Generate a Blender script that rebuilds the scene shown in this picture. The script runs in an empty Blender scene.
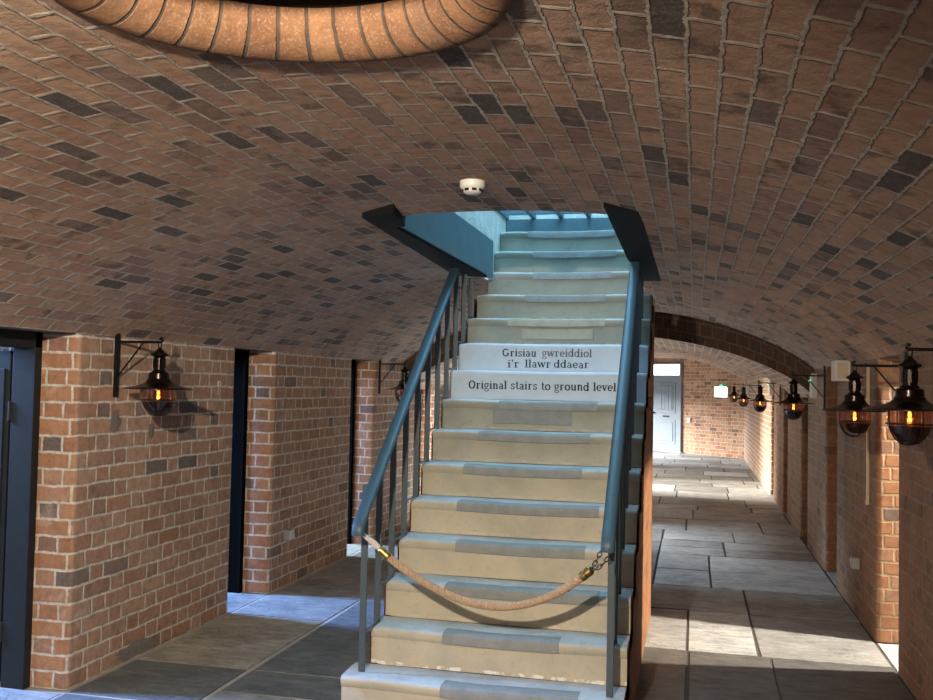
import bpy, math, random
from mathutils import Vector, Matrix
random.seed(7)
C = bpy.context.scene.collection
PI = math.pi

# ------------------------------------------------------------------ helpers
class MB:
    """collects polygons, optional uv per corner"""
    def __init__(s): s.v=[]; s.f=[]; s.uv=[]; s.col=[]; s.mi=[]
    def face(s, pts, uv=None, col=None, mi=0):
        b=len(s.v); s.v.extend([tuple(p) for p in pts]); s.f.append(tuple(range(b,b+len(pts))))
        s.uv.append(uv if uv else [(0,0)]*len(pts)); s.col.append(col); s.mi.append(mi)
    def box(s, x0,x1,y0,y1,z0,z1, M=None, mi=0):
        P=[Vector((x,y,z)) for z in (z0,z1) for y in (y0,y1) for x in (x0,x1)]
        if M: P=[M@p for p in P]
        for q in ((0,2,3,1),(4,5,7,6),(0,1,5,4),(1,3,7,5),(3,2,6,7),(2,0,4,6)):
            s.face([P[i] for i in q],mi=mi)
    def lathe(s, prof, n=32, c=(0,0,0), cap=False, mi=0):
        cx,cy,cz=c
        for i in range(n):
            a0=2*PI*i/n; a1=2*PI*(i+1)/n
            for (r0,z0),(r1,z1) in zip(prof,prof[1:]):
                p=[(cx+r0*math.cos(a0),cy+r0*math.sin(a0),cz+z0),(cx+r0*math.cos(a1),cy+r0*math.sin(a1),cz+z0),
                   (cx+r1*math.cos(a1),cy+r1*math.sin(a1),cz+z1),(cx+r1*math.cos(a0),cy+r1*math.sin(a0),cz+z1)]
                if r0<1e-6: p=[p[0],p[2],p[3]]
                elif r1<1e-6: p=[p[0],p[1],p[2]]
                s.face(p,mi=mi)
    def tube(s, pts, r, n=10, caps=True, mi=0):
        pts=[Vector(p) for p in pts]; rings=[]
        up=Vector((0,0,1)); prev=None
        for i,p in enumerate(pts):
            t=(pts[min(i+1,len(pts)-1)]-pts[max(i-1,0)]).normalized()
            if prev is None:
                a=up if abs(t.dot(up))<.95 else Vector((1,0,0)); nrm=t.cross(a).normalized()
            else:
                nrm=(prev-t*prev.dot(t)).normalized()
            prev=nrm; bi=t.cross(nrm)
            rr=r[i] if isinstance(r,(list,tuple)) else r
            rings.append([p+(nrm*math.cos(2*PI*k/n)+bi*math.sin(2*PI*k/n))*rr for k in range(n)])
        for A,B in zip(rings,rings[1:]):
            for k in range(n): s.face([A[k],A[(k+1)%n],B[(k+1)%n],B[k]],mi=mi)
        if caps: s.face(rings[0][::-1],mi=mi); s.face(rings[-1],mi=mi)
    def sweep(s, pts, section, side):
        """sweep a closed 2D section (a along 'side', b along normal) on a path lying in the plane perpendicular to side"""
        pts=[Vector(p) for p in pts]; side=Vector(side); rings=[]
        for i,p in enumerate(pts):
            t=(pts[min(i+1,len(pts)-1)]-pts[max(i-1,0)]).normalized()
            nn=side.cross(t).normalized()
            rings.append([p+side*a+nn*b for a,b in section])
        n=len(section)
        for A,B in zip(rings,rings[1:]):
            for k in range(n): s.face([A[k],A[(k+1)%n],B[(k+1)%n],B[k]])
        s.face(rings[0][::-1]); s.face(rings[-1])
    def build(s, name, mat, parent=None, smooth=None, bevel=0, merge=True, loc=None):
        me=bpy.data.meshes.new(name); me.from_pydata(s.v,[],s.f)
        uvl=me.uv_layers.new(name='UVMap'); i=0
        for u in s.uv:
            for q in u: uvl.data[i].uv=q; i+=1
        if any(c is not None for c in s.col):
            ca=me.color_attributes.new('stone','FLOAT_COLOR','CORNER'); i=0
            for f,c in zip(s.f,s.col):
                c=c or (.3,.3,.3)
                for _ in f: ca.data[i].color=(c[0],c[1],c[2],1); i+=1
        for m in (mat if isinstance(mat,(list,tuple)) else [mat]): me.materials.append(m)
        me.polygons.foreach_set('material_index',s.mi)
        import bmesh
        bm=bmesh.new(); bm.from_mesh(me)
        if merge: bmesh.ops.remove_doubles(bm,verts=bm.verts,dist=1e-5)
        bmesh.ops.recalc_face_normals(bm,faces=bm.faces)
        bm.to_mesh(me); bm.free()
        o=bpy.data.objects.new(name,me); C.objects.link(o)
        if parent is not None: o.parent=parent
        if loc is not None: o.location=loc
        if smooth:
            me.polygons.foreach_set('use_smooth',[True]*len(me.polygons))
            me.set_sharp_from_angle(angle=math.radians(smooth))
        if bevel:
            b=o.modifiers.new('bevel','BEVEL'); b.width=bevel; b.segments=3; b.limit_method='ANGLE'; b.angle_limit=math.radians(40)
        return o

def tag(o,label=None,cat=None,group=None,kind=None):
    if label: o['label']=label
    if cat: o['category']=cat
    if group: o['group']=group
    if kind: o['kind']=kind
    return o
def empty(name,loc,rz=0):
    o=bpy.data.objects.new(name,None); C.objects.link(o); o.location=loc; o.rotation_euler=(0,0,rz); o.empty_display_size=.1
    return o
def thing(name,label,cat,loc=(0,0,0),rz=0,group=None): return tag(empty(name,loc,rz),label,cat,group)
def struct(name,mb,mat,label=None,**k):
    o=mb.build(name,mat,**k); o['kind']='structure'
    if label: o['label']=label
    return o
def copy_tree(o,parent=None):
    c=o.copy(); C.objects.link(c)
    if parent is not None: c.parent=parent
    for ch in list(o.children): copy_tree(ch,c)
    return c

# ------------------------------------------------------------------ node helpers
class NT:
    def __init__(s,name):
        s.m=bpy.data.materials.new(name); s.m.use_nodes=True; s.t=s.m.node_tree; s.t.nodes.clear()
        s.out=s.n('ShaderNodeOutputMaterial')
    def n(s,ty,**k):
        nd=s.t.nodes.new(ty)
        for a,b in k.items(): setattr(nd,a,b)
        return nd
    def l(s,a,b): s.t.links.new(a,b)
    def set(s,sock,v):
        if isinstance(v,bpy.types.NodeSocket): s.l(v,sock)
        else: sock.default_value=v
    def math(s,op,a,b=None,c=None,clamp=False):
        nd=s.n('ShaderNodeMath',operation=op); nd.use_clamp=clamp
        for i,v in enumerate((a,b,c)):
            if v is not None: s.set(nd.inputs[i],v)
        return nd.outputs[0]
    def mix(s,fac,a,b,blend='MIX'):
        nd=s.n('ShaderNodeMix',data_type='RGBA',blend_type=blend)
        s.set(nd.inputs[0],fac)
        for i,v in ((6,a),(7,b)):
            if isinstance(v,(tuple,list)) and len(v)==3: v=(*v,1)
            s.set(nd.inputs[i],v)
        return nd.outputs[2]
    def noise(s,vec,scale,detail=3,rough=.55,col=False):
        nd=s.n('ShaderNodeTexNoise'); nd.inputs['Scale'].default_value=scale; nd.inputs['Detail'].default_value=detail; nd.inputs['Roughness'].default_value=rough
        if vec is not None: s.l(vec,nd.inputs['Vector'])
        return nd.outputs['Color' if col else 'Fac']
    def ramp(s,fac,stops,interp='LINEAR'):
        nd=s.n('ShaderNodeValToRGB'); cr=nd.color_ramp; cr.interpolation=interp
        while len(cr.elements)<len(stops): cr.elements.new(.5)
        for e,(p,c) in zip(cr.elements,stops):
            e.position=p; e.color=(*c,1) if len(c)==3 else c
        s.l(fac,nd.inputs[0]); return nd.outputs[0]
    def smooth(s,v,a,b):
        nd=s.n('ShaderNodeMapRange',interpolation_type='SMOOTHSTEP'); s.l(v,nd.inputs[0])
        nd.inputs[1].default_value=a; nd.inputs[2].default_value=b; return nd.outputs[0]
    def bump(s,h,strength=.5,dist=.01,normal=None):
        nd=s.n('ShaderNodeBump'); nd.inputs['Strength'].default_value=strength; nd.inputs['Distance'].default_value=dist
        s.l(h,nd.inputs['Height'])
        if normal: s.l(normal,nd.inputs['Normal'])
        return nd.outputs[0]
    def bsdf(s,col,rough=.7,metal=0,normal=None,spec=.4,**k):
        nd=s.n('ShaderNodeBsdfPrincipled')
        if isinstance(col,(tuple,list)) and len(col)==3: col=(*col,1)
        s.set(nd.inputs['Base Color'],col); s.set(nd.inputs['Roughness'],rough); s.set(nd.inputs['Metallic'],metal)
        nd.inputs['Specular IOR Level'].default_value=spec
        if normal: s.l(normal,nd.inputs['Normal'])
        for a,b in k.items(): s.set(nd.inputs[a.replace('_',' ')],b)
        s.l(nd.outputs[0],s.out.inputs[0]); return nd
    def obj(s): return s.n('ShaderNodeTexCoord').outputs['Object']

def brick_mat(name,L,S,ch,pal,mortar,mw=.0055,tint=(1,1,1),mix_big=.35,bumpd=.006,warp=.006,rough=.85,jit=.03,burnt=.3,ragged=False,cj=1.0):
    T=NT(name); tc=T.n('ShaderNodeTexCoord'); uv=tc.outputs['UV']; ob=tc.outputs['Object']
    # wobble of the joints
    nz=T.noise(uv,9,2,.5,col=True); nz2=T.noise(uv,55,3,.6,col=True)
    va=T.n('ShaderNodeVectorMath',operation='SUBTRACT'); T.l(nz,va.inputs[0]); va.inputs[1].default_value=(.5,.5,.5)
    vb=T.n('ShaderNodeVectorMath',operation='SCALE'); T.l(va.outputs[0],vb.inputs[0]); vb.inputs[3].default_value=warp*(1.3 if ragged else 2.2)
    vc=T.n('ShaderNodeVectorMath',operation='SUBTRACT'); T.l(nz2,vc.inputs[0]); vc.inputs[1].default_value=(.5,.5,.5)
    vd=T.n('ShaderNodeVectorMath',operation='SCALE'); T.l(vc.outputs[0],vd.inputs[0]); vd.inputs[3].default_value=warp*(1.7 if ragged else 1.1)
    ve=T.n('ShaderNodeVectorMath',operation='ADD'); T.l(vb.outputs[0],ve.inputs[0]); T.l(vd.outputs[0],ve.inputs[1])
    vf=T.n('ShaderNodeVectorMath',operation='ADD'); T.l(ve.outputs[0],vf.inputs[0]); T.l(uv,vf.inputs[1])
    sx=T.n('ShaderNodeSeparateXYZ'); T.l(vf.outputs[0],sx.inputs[0]); u,v=sx.outputs[0],sx.outputs[1]
    r=T.math('DIVIDE',v,ch); row=T.math('FLOOR',r); fv=T.math('MULTIPLY',T.math('SUBTRACT',r,row),ch)
    per=L+S
    wn=T.n('ShaderNodeTexWhiteNoise',noise_dimensions='1D'); T.l(row,wn.inputs['W'])
    off=T.math('MULTIPLY',T.math('FLOORED_MODULO',row,2.0),(L+S)/2 if abs(L-S)>1e-6 else L/2)
    off=T.math('ADD',off,T.math('MULTIPLY',wn.outputs[0],jit))
    uu=T.math('DIVIDE',T.math('ADD',u,off),per); cell=T.math('FLOOR',uu); t=T.math('MULTIPLY',T.math('SUBTRACT',uu,cell),per)
    hd=T.math('GREATER_THAN',t,L)
    loc=T.math('SUBTRACT',t,T.math('MULTIPLY',hd,L))
    wid=T.math('ADD',L,T.math('MULTIPLY',hd,S-L))
    du=T.math('MINIMUM',loc,T.math('SUBTRACT',wid,loc)); dv=T.math('MINIMUM',fv,T.math('SUBTRACT',ch,fv))
    d=T.math('MINIMUM',T.math('MULTIPLY',du,cj),dv)
    mk=T.smooth(d,mw*.55,mw*1.25)           # 0 mortar .. 1 brick
    cid=T.math('ADD',T.math('MULTIPLY',cell,2.0),hd)
    cx=T.n('ShaderNodeCombineXYZ'); T.l(cid,cx.inputs[0]); T.l(row,cx.inputs[1])
    w2=T.n('ShaderNodeTexWhiteNoise',noise_dimensions='3D'); T.l(cx.outputs[0],w2.inputs['Vector'])
    rnd=w2.outputs['Value']
    base=T.ramp(rnd,pal)
    # blotches, soot and lime bloom
    nb=T.noise(ob,8.5,4,.65); thr=T.math('ADD',nb,T.math('MULTIPLY',T.math('SUBTRACT',w2.outputs['Color'],.5),.30))
    base=T.mix(T.math('MULTIPLY',T.smooth(thr,.55,.72),burnt),base,(.075,.062,.055))
    n1=T.noise(ob,2.2,4,.6); n2=T.noise(ob,26,5,.65); n3=T.noise(ob,150,3,.6)
    base=T.mix(T.math('MULTIPLY',T.smooth(n2,.35,.75),.55),base,T.mix(1,base,(.45,.42,.40),'MULTIPLY'))
    base=T.mix(T.math('MULTIPLY',T.smooth(n3,.5,.72),.35),base,(.42,.33,.25))
    mcol=T.mix(T.smooth(n2,.3,.7),mortar,tuple(c*.62 for c in mortar))
    col=T.mix(mk,mcol,base)
    col=T.mix(T.math('MULTIPLY',T.smooth(n1,.42,.72),mix_big),col,T.mix(1,col,(.62,.58,.56),'MULTIPLY'))
    bl=T.noise(ob,5,5,.7)
    col=T.mix(T.math('MULTIPLY',T.smooth(bl,.58,.78),.4),col,mortar)
    if tint!=(1,1,1): col=T.mix(1,col,tint,'MULTIPLY')
    h=T.math('ADD',T.math('MULTIPLY',mk,.75),T.math('MULTIPLY',n2,.45))
    h=T.math('ADD',h,T.math('MULTIPLY',n3,.18)); h=T.math('ADD',h,T.math('MULTIPLY',rnd,.2))
    T.bsdf(col,rough,0,T.bump(h,.8,bumpd),spec=.25)
    return T.m

def plain(name,col,rough=.6,metal=0,var=.25,scale=14,bump=.15,spec=.4,bd=.004,**k):
    T=NT(name); ob=T.obj(); a=T.noise(ob,scale,5,.62); b=T.noise(ob,scale*7,3,.6)
    c=T.mix(T.math('MULTIPLY',T.smooth(a,.35,.7),var),col,tuple(x*.5 for x in col))
    c=T.mix(T.math('MULTIPLY',T.smooth(b,.5,.75),var*.6),c,tuple(min(1,x*1.5+.02) for x in col))
    T.bsdf(c,rough,metal,T.bump(T.math('ADD',a,T.math('MULTIPLY',b,.4)),bump,bd),spec=spec,**k)
    return T.m
def emis(name,col,st):
    T=NT(name); e=T.n('ShaderNodeEmission'); e.inputs[0].default_value=(*col,1); e.inputs[1].default_value=st
    nz=T.noise(T.obj(),30,2); T.l(T.math('MULTIPLY',T.math('ADD',T.math('MULTIPLY',nz,.3),.85),st),e.inputs[1])
    T.l(e.outputs[0],T.out.inputs[0]); return T.m
def glass(name,tint,gl=.12,rough=.05,haze=0,hazecol=(.5,.5,.5)):
    T=NT(name); tr=T.n('ShaderNodeBsdfTransparent'); tr.inputs[0].default_value=(*tint,1)
    g=T.n('ShaderNodeBsdfGlossy'); g.inputs['Roughness'].default_value=rough
    mx=T.n('ShaderNodeMixShader'); fr=T.n('ShaderNodeFresnel'); fr.inputs[0].default_value=1.45
    T.l(T.math('ADD',T.math('MULTIPLY',fr.outputs[0],.6),gl,clamp=True),mx.inputs[0]); T.l(tr.outputs[0],mx.inputs[1]); T.l(g.outputs[0],mx.inputs[2])
    last=mx.outputs[0]
    if haze:
        df=T.n('ShaderNodeBsdfDiffuse'); df.inputs[0].default_value=(*hazecol,1)
        m2=T.n('ShaderNodeMixShader'); nz=T.noise(T.obj(),12,3)
        T.l(T.math('MULTIPLY',nz,haze*2),m2.inputs[0]); T.l(last,m2.inputs[1]); T.l(df.outputs[0],m2.inputs[2]); last=m2.outputs[0]
    T.l(last,T.out.inputs[0]); return T.m

# ------------------------------------------------------------------ materials
PALW=[(0,(.36,.165,.085)),(.25,(.46,.235,.125)),(.45,(.40,.19,.105)),(.6,(.50,.28,.165)),(.78,(.42,.23,.145)),(.92,(.32,.17,.115)),(.97,(.19,.14,.12)),(1,(.13,.11,.10))]
PALV=[(0,(.40,.24,.172)),(.2,(.48,.305,.21)),(.4,(.42,.27,.203)),(.55,(.50,.33,.225)),(.7,(.38,.245,.19)),(.8,(.32,.21,.168)),(.88,(.22,.16,.135)),(.94,(.13,.108,.098)),(1,(.085,.080,.080))]
PALE=[(0,(.36,.17,.10)),(.3,(.48,.27,.16)),(.6,(.52,.32,.2)),(.85,(.40,.2,.12)),(1,(.2,.12,.09))]
M_wall=brick_mat('brick wall',.235,.118,.0865,PALW,(.74,.65,.54),mw=.0075,warp=.008,burnt=.25)
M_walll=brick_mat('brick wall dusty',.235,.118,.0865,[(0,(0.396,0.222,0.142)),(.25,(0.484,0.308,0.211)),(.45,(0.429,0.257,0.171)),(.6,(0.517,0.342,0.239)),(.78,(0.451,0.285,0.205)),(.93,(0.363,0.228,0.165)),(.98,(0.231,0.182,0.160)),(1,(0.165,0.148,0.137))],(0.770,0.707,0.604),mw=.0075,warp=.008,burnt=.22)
M_revr=brick_mat('brick shaded reveal',.235,.118,.0865,[(0,(.20,.085,.04)),(.5,(.26,.115,.055)),(1,(.17,.07,.035))],(.24,.16,.10),mw=.0075,warp=.008)  # darker palette stands in for shade on the unlit right reveals
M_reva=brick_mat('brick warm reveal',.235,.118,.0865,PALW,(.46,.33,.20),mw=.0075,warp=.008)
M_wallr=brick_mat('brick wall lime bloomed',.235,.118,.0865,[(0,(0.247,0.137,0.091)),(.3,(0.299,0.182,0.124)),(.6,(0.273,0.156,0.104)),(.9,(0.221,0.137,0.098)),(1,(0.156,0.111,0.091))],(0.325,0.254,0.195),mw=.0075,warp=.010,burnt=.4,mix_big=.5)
M_vault=brick_mat('brick vault',.213,.213,.0765,PALV,(0.525,0.462,0.391),mw=.0058,bumpd=.011,warp=.010,mix_big=.4,burnt=.7,ragged=True,cj=.62)
M_arch=brick_mat('brick arch ring',.125,.125,.105,[(0,(.10,.05,.03)),(.6,(.08,.042,.028)),(.8,(.12,.06,.038)),(1,(.035,.028,.025))],(.17,.13,.10),mw=.007,warp=.008)
M_soff=brick_mat('brick soffit',.225,.225,.088,PALV,(.60,.52,.43),mw=.010,warp=.014)
M_end=brick_mat('brick end wall',.235,.118,.0865,PALE,(.68,.58,.46))
M_ocu=brick_mat('brick ring',2.0,2.0,.088,[(0,(0.187,0.089,0.047)),(.5,(0.238,0.123,0.061)),(1,(0.170,0.081,0.043))],(0.085,0.064,0.051),mw=.006,warp=.006,mix_big=.2,jit=0)
M_shaftb=brick_mat('brick shaft shaded',.235,.118,.0865,[(0,(.07,.035,.02)),(1,(.11,.055,.03))],(.09,.06,.045))  # shaft brick with shade put into its colour
M_sbrick=brick_mat('brick stair side',.235,.118,.0865,[(0,(.30,.12,.055)),(.5,(.36,.16,.07)),(1,(.25,.10,.045))],(.36,.24,.15))
M_lime=plain('lime mortar band',(.21,.18,.15),.9,bump=.5,scale=22,bd=.01)
M_headshade=plain('shaded lintel',(.07,.055,.045),.9,bump=.4,scale=18,bd=.008)  # shade put into the colour; sky light brightened these heads
M_cement=plain('cement patch',(.23,.215,.195),.9,bump=.6,scale=30,bd=.01,var=.5)
M_steel=plain('slate blue painted steel',(.050,.070,.082),.5,0,var=.25,scale=18,bump=.08)
M_rail=plain('blue grey painted rail',(.040,.088,.125),.5,0,var=.2,scale=20,bump=.06,spec=.5)
M_bar=plain('dark grey painted bar',(.070,.092,.102),.45,0,var=.25,scale=25,bump=.08)
M_door=plain('dark slate door paint',(.010,.0135,.017),.5,var=.3,scale=9,bump=.12)
M_black=plain('black iron',(.012,.011,.011),.35,.6,var=.4,scale=30,bump=.1,spec=.6)
M_bronze=plain('dark bronze enamel',(.022,.014,.010),.24,.75,var=.4,scale=25,bump=.04,spec=.6)
M_blackplate=plain('black steel plate',(.008,.0095,.011),.8,spec=.12,var=.3,scale=12,bump=.1)
M_teal=plain('teal painted steel',(.085,.145,.165),.55,var=.3,scale=8,bump=.2)
M_plast=plain('pale lime plaster',(.55,.55,.48),.9,var=.45,scale=9,bump=.8,bd=.02)
M_white=plain('white plastic',(.62,.61,.57),.4,var=.08,scale=10,bump=.03)
M_cream=plain('cream plastic',(.55,.45,.30),.45,var=.12,scale=10,bump=.03)
M_grey=plain('grey metal box',(.33,.33,.32),.45,.3,var=.15,scale=14,bump=.05)
M_vent=plain('dark slot',(.01,.01,.01),.8,var=.1,scale=10,bump=.02)
M_brass=plain('aged brass',(.40,.27,.09),.36,1,var=.3,scale=40,bump=.1,spec=.6)
M_chain=plain('dull chain steel',(.16,.13,.09),.4,.8,var=.3,scale=60,bump=.1)
M_rope=plain('hemp rope',(.46,.31,.19),.9,var=.4,scale=60,bump=.5,bd=.003)
M_wrap=plain('white tape wrap',(.62,.56,.48),.8,var=.3,scale=40,bump=.2)
M_ink=plain('black paint lettering',(.018,.017,.018),.7,var=.2,scale=30,bump=.02)
M_fade=plain('faded grey lettering',(.10,.10,.11),.7,var=.5,scale=40,bump=.02)
M_fardoor=plain('blue grey door paint',(.20,.235,.27),.5,var=.25,scale=6,bump=.15)
M_wood=plain('dark timber door',(.05,.04,.035),.6,var=.4,scale=7,bump=.3)
M_shaft=plain('dark shaft shade',(.035,.018,.010),.9,bump=.5,scale=25,bd=.01)  # dark colour stands in for shadow inside the round shaft
M_out=plain('outside ground',(.35,.36,.36),.9)
M_lglass=glass('lamp glass',(.72,.52,.46),.05,.08,.07,(.30,.17,.13))
M_smoke=glass('smoked lamp bowl',(.10,.05,.04),.06,.10,.06,(.12,.06,.05))
M_pane=glass('window glass',(.90,.96,1.0),.05,.03)
M_flame=emis('amber filament',(1,.30,.04),14)
M_bulb=glass('bulb glass',(1,.75,.5),.05)
M_exit=emis('bright exit panel',(.75,.88,1.0),12)
M_led=emis('green led',(.05,1,.35),4)
M_day=emis('bright daylight pane',(.86,.95,1.0),5)

def stone_floor_mat():
    T=NT('flagstones'); ca=T.n('ShaderNodeVertexColor',layer_name='stone'); ob=T.obj()
    a=T.noise(ob,3.2,6,.68); b=T.noise(ob,34,4,.6)
    mp=T.n('ShaderNodeMapping'); mp.inputs['Scale'].default_value=(1,2.6,1); T.l(ob,mp.inputs[0]); c=T.noise(mp.outputs[0],7,6,.72)
    v=T.n('ShaderNodeTexVoronoi',feature='DISTANCE_TO_EDGE'); v.inputs['Scale'].default_value=5.5
    mp2=T.n('ShaderNodeMapping'); mp2.inputs['Scale'].default_value=(.55,1.5,1); T.l(ob,mp2.inputs[0])
    wv=T.n('ShaderNodeVectorMath',operation='ADD'); T.l(mp2.outputs[0],wv.inputs[0]); T.l(T.noise(ob,5,4,.7,col=True),wv.inputs[1]); T.l(wv.outputs[0],v.inputs['Vector'])
    chip=T.math('MULTIPLY',T.math('SUBTRACT',1.0,T.smooth(v.outputs['Distance'],.0,.05)),T.smooth(T.noise(ob,2.6,3,.6),.5,.62))
    col=T.mix(T.math('MULTIPLY',T.smooth(a,.4,.68),.55),ca.outputs[0],T.mix(1,ca.outputs[0],(.50,.50,.52),'MULTIPLY'))
    col=T.mix(T.math('MULTIPLY',T.smooth(c,.52,.64),.7),col,T.mix(1,col,(1.6,1.5,1.35),'MULTIPLY'))
    col=T.mix(T.math('MULTIPLY',T.smooth(c,.48,.36),.6),col,T.mix(1,col,(.5,.5,.52),'MULTIPLY'))
    col=T.mix(T.math('MULTIPLY',chip,.6),col,(.05,.047,.045))
    col=T.mix(T.math('MULTIPLY',T.smooth(b,.55,.75),.35),col,T.mix(1,col,(.5,.5,.5),'MULTIPLY'))
    h=T.math('ADD',T.math('MULTIPLY',c,1.0),T.math('MULTIPLY',b,.25))
    h=T.math('ADD',h,T.math('MULTIPLY',a,1.2)); h=T.math('SUBTRACT',h,T.math('MULTIPLY',chip,.5))
    T.bsdf(col,T.math('ADD',T.math('MULTIPLY',a,.3),.42),0,T.bump(h,.7,.016),spec=.35); return T.m
M_floor=stone_floor_mat()

RISE,GO,Y1=.1892,.2148,4.346
def step_mat():
    T=NT('painted stone steps'); ob=T.obj(); a=T.noise(ob,4,5,.6); b=T.noise(ob,30,4,.65); sx=T.n('ShaderNodeSeparateXYZ'); T.l(ob,sx.inputs[0])
    geo=T.n('ShaderNodeNewGeometry'); gs=T.n('ShaderNodeSeparateXYZ'); T.l(geo.outputs['Normal'],gs.inputs[0])
    top=T.smooth(gs.outputs[2],.25,.8)
    base=T.mix(T.smooth(a,.35,.7),(.52,.455,.335),(.41,.375,.29))
    base=T.mix(T.math('MULTIPLY',T.smooth(b,.52,.75),.4),base,(.30,.27,.21))
    base=T.mix(T.smooth(sx.outputs[2],.75,1.6),base,T.mix(1,base,(.56,.62,.66),'MULTIPLY'))  # upper steps darker and cooler, standing in for weaker lamp light there
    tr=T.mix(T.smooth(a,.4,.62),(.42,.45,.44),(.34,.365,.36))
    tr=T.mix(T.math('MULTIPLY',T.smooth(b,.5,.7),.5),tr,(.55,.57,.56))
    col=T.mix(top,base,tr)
    # flaked white lime along the foot of each riser
    z=T.math('DIVIDE',sx.outputs[2],RISE); fz=T.math('SUBTRACT',z,T.math('FLOOR',T.math('ADD',z,.02)))
    fl=T.math('MULTIPLY',T.math('LESS_THAN',T.math('ABSOLUTE',T.math('SUBTRACT',fz,.04)),T.math('MULTIPLY',T.noise(ob,22,4,.7),.11)),T.smooth(T.noise(ob,16,3,.6),.47,.56))
    low=T.math('LESS_THAN',sx.outputs[2],RISE*1.6)
    fl=T.math('MULTIPLY',fl,T.math('ADD',T.math('MULTIPLY',low,.8),.15))
    fl=T.math('MULTIPLY',fl,T.math('SUBTRACT',1.0,top))
    col=T.mix(fl,col,(.78,.75,.68))
    h=T.math('ADD',a,T.math('MULTIPLY',b,.5))
    T.bsdf(col,.7,0,T.bump(h,.35,.008),spec=.35); return T.m
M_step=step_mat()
M_stepw=plain('white painted riser',(.47,.525,.57),.6,var=.15,scale=10,bump=.2)
M_patch=plain('grey repair stone',(.24,.245,.23),.7,var=.35,scale=12,bump=.3,bd=.006)
M_patch2=plain('buff repair stone',(.34,.32,.24),.7,var=.35,scale=12,bump=.3,bd=.006)

# ------------------------------------------------------------------ geometry constants
XL,XR=-3.107,1.153; CX=(XL+XR)/2; HS=(XR-XL)/2; SPR=1.83; VR=.60
def vz(x):
    t=min(1,abs((x-CX)/HS)); return SPR+VR*(max(0,1-t**2.2))**.87
YB,YE=-2.6,28.5
# ---- ceiling vault (with holes for the round shaft and the stair opening)
OC=(-.855,1.760); OR=.492; OS=.6
SX0,SX1,SY0,SY1=-1.53,-.395,4.345,7.62
def arclen_table():
    xs=[XL+(XR-XL)*i/800 for i in range(801)]; s=[0]
    for a,b in zip(xs,xs[1:]): s.append(s[-1]+math.hypot(b-a,vz(b)-vz(a)))
    return xs,s
_xs,_ss=arclen_table()
def vs(x):
    f=(x-XL)/(XR-XL)*800; i=min(799,max(0,int(f))); return _ss[i]+(_ss[i+1]-_ss[i])*(f-i)
mb=MB()
xs=sorted(set([round(CX-HS*math.cos(PI*i/72),4) for i in range(73)]+[SX0,SX1,OC[0]-OS,OC[0]+OS]))
ys=sorted(set([YB,OC[1]-OS,OC[1]+OS,SY0,SY1,9.9,YE]+[YB+i*1.0 for i in range(31)]))
xs[0]=XL; xs[-1]=XR
for xa,xb in zip(xs,xs[1:]):
    for ya,yb in zip(ys,ys[1:]):
        xm,ym=(xa+xb)/2,(ya+yb)/2
        if SX0<xm<SX1 and SY0<ym<SY1: continue
        if abs(xm-OC[0])<OS and abs(ym-OC[1])<OS: continue
        P=[(xa,ya),(xb,ya),(xb,yb),(xa,yb)]
        mb.face([(x,y,vz(x)) for x,y in P],[(y,vs(x)) for x,y in P])
N=96
for i in range(N):
    q=[]
    for a in (2*PI*i/N,2*PI*(i+1)/N):
        c,s_=math.cos(a),math.sin(a); k=OS/max(abs(c),abs(s_))
        q.append(((OC[0]+OR*c,OC[1]+OR*s_),(OC[0]+k*c,OC[1]+k*s_)))
    for t0,t1 in ((0,.5),(.5,1)):
        lerp=lambda A,B,t:(A[0]+(B[0]-A[0])*t,A[1]+(B[1]-A[1])*t)
        P=[lerp(*q[0],t0),lerp(*q[1],t0),lerp(*q[1],t1),lerp(*q[0],t1)]
        mb.face([(x,y,vz(x)) for x,y in P],[(y,vs(x)) for x,y in P])
struct('ceiling',mb,M_vault,'low segmental brick vault with burnt dark bricks',smooth=40)

# ---- round brick-lipped shaft in the crown of the vault
mb=MB(); prof=[(OR+.003,.02),(OR,-.006)]+[(OR-.012-.105*math.sin(a*PI/20),-.008+.098*(1-math.cos(a*PI/20))) for a in range(0,11)]
cum=[0]
for a,b in zip(prof,prof[1:]): cum.append(cum[-1]+math.dist(a,b))
NN=108; ring_w=2*PI*OR/35
for i in range(NN):
    a0,a1=2*PI*i/NN,2*PI*(i+1)/NN
    for j in range(len(prof)-1):
        P=[];U=[]
        for a,jj in ((a0,j),(a1,j),(a1,j+1),(a0,j+1)):
            r,z=prof[jj]; x=OC[0]+r*math.cos(a); y=OC[1]+r*math.sin(a)
            P.append((x,y,vz(OC[0]+OR*math.cos(a))+z)); U.append((cum[jj]+.05,a/(2*PI)*35*.088))
        mb.face(P,U)
struct('trim_1',mb,M_ocu,'round bullnosed brick lip of the light shaft in the vault crown',smooth=50)
mb=MB(); prof=[(.376,.088),(.40,.095),(.40,.75)]
for i in range(NN):
    a0,a1=2*PI*i/NN,2*PI*(i+1)/NN
    P=[];U=[]
    for q0,q1 in zip(prof,prof[1:]):
        P=[];U=[]
        for a,(r,z) in ((a0,q0),(a1,q0),(a1,q1),(a0,q1)):
            P.append((OC[0]+r*math.cos(a),OC[1]+r*math.sin(a),vz(OC[0]+OR*math.cos(a))+z)); U.append((a*r,z))
        mb.face(P,U)
mb.face([(OC[0]+.42*math.cos(2*PI*i/48),OC[1]+.42*math.sin(2*PI*i/48),3.12) for i in range(48)])
struct('wall_shaft',mb,M_shaft,'brick lining of the round light shaft')

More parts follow.
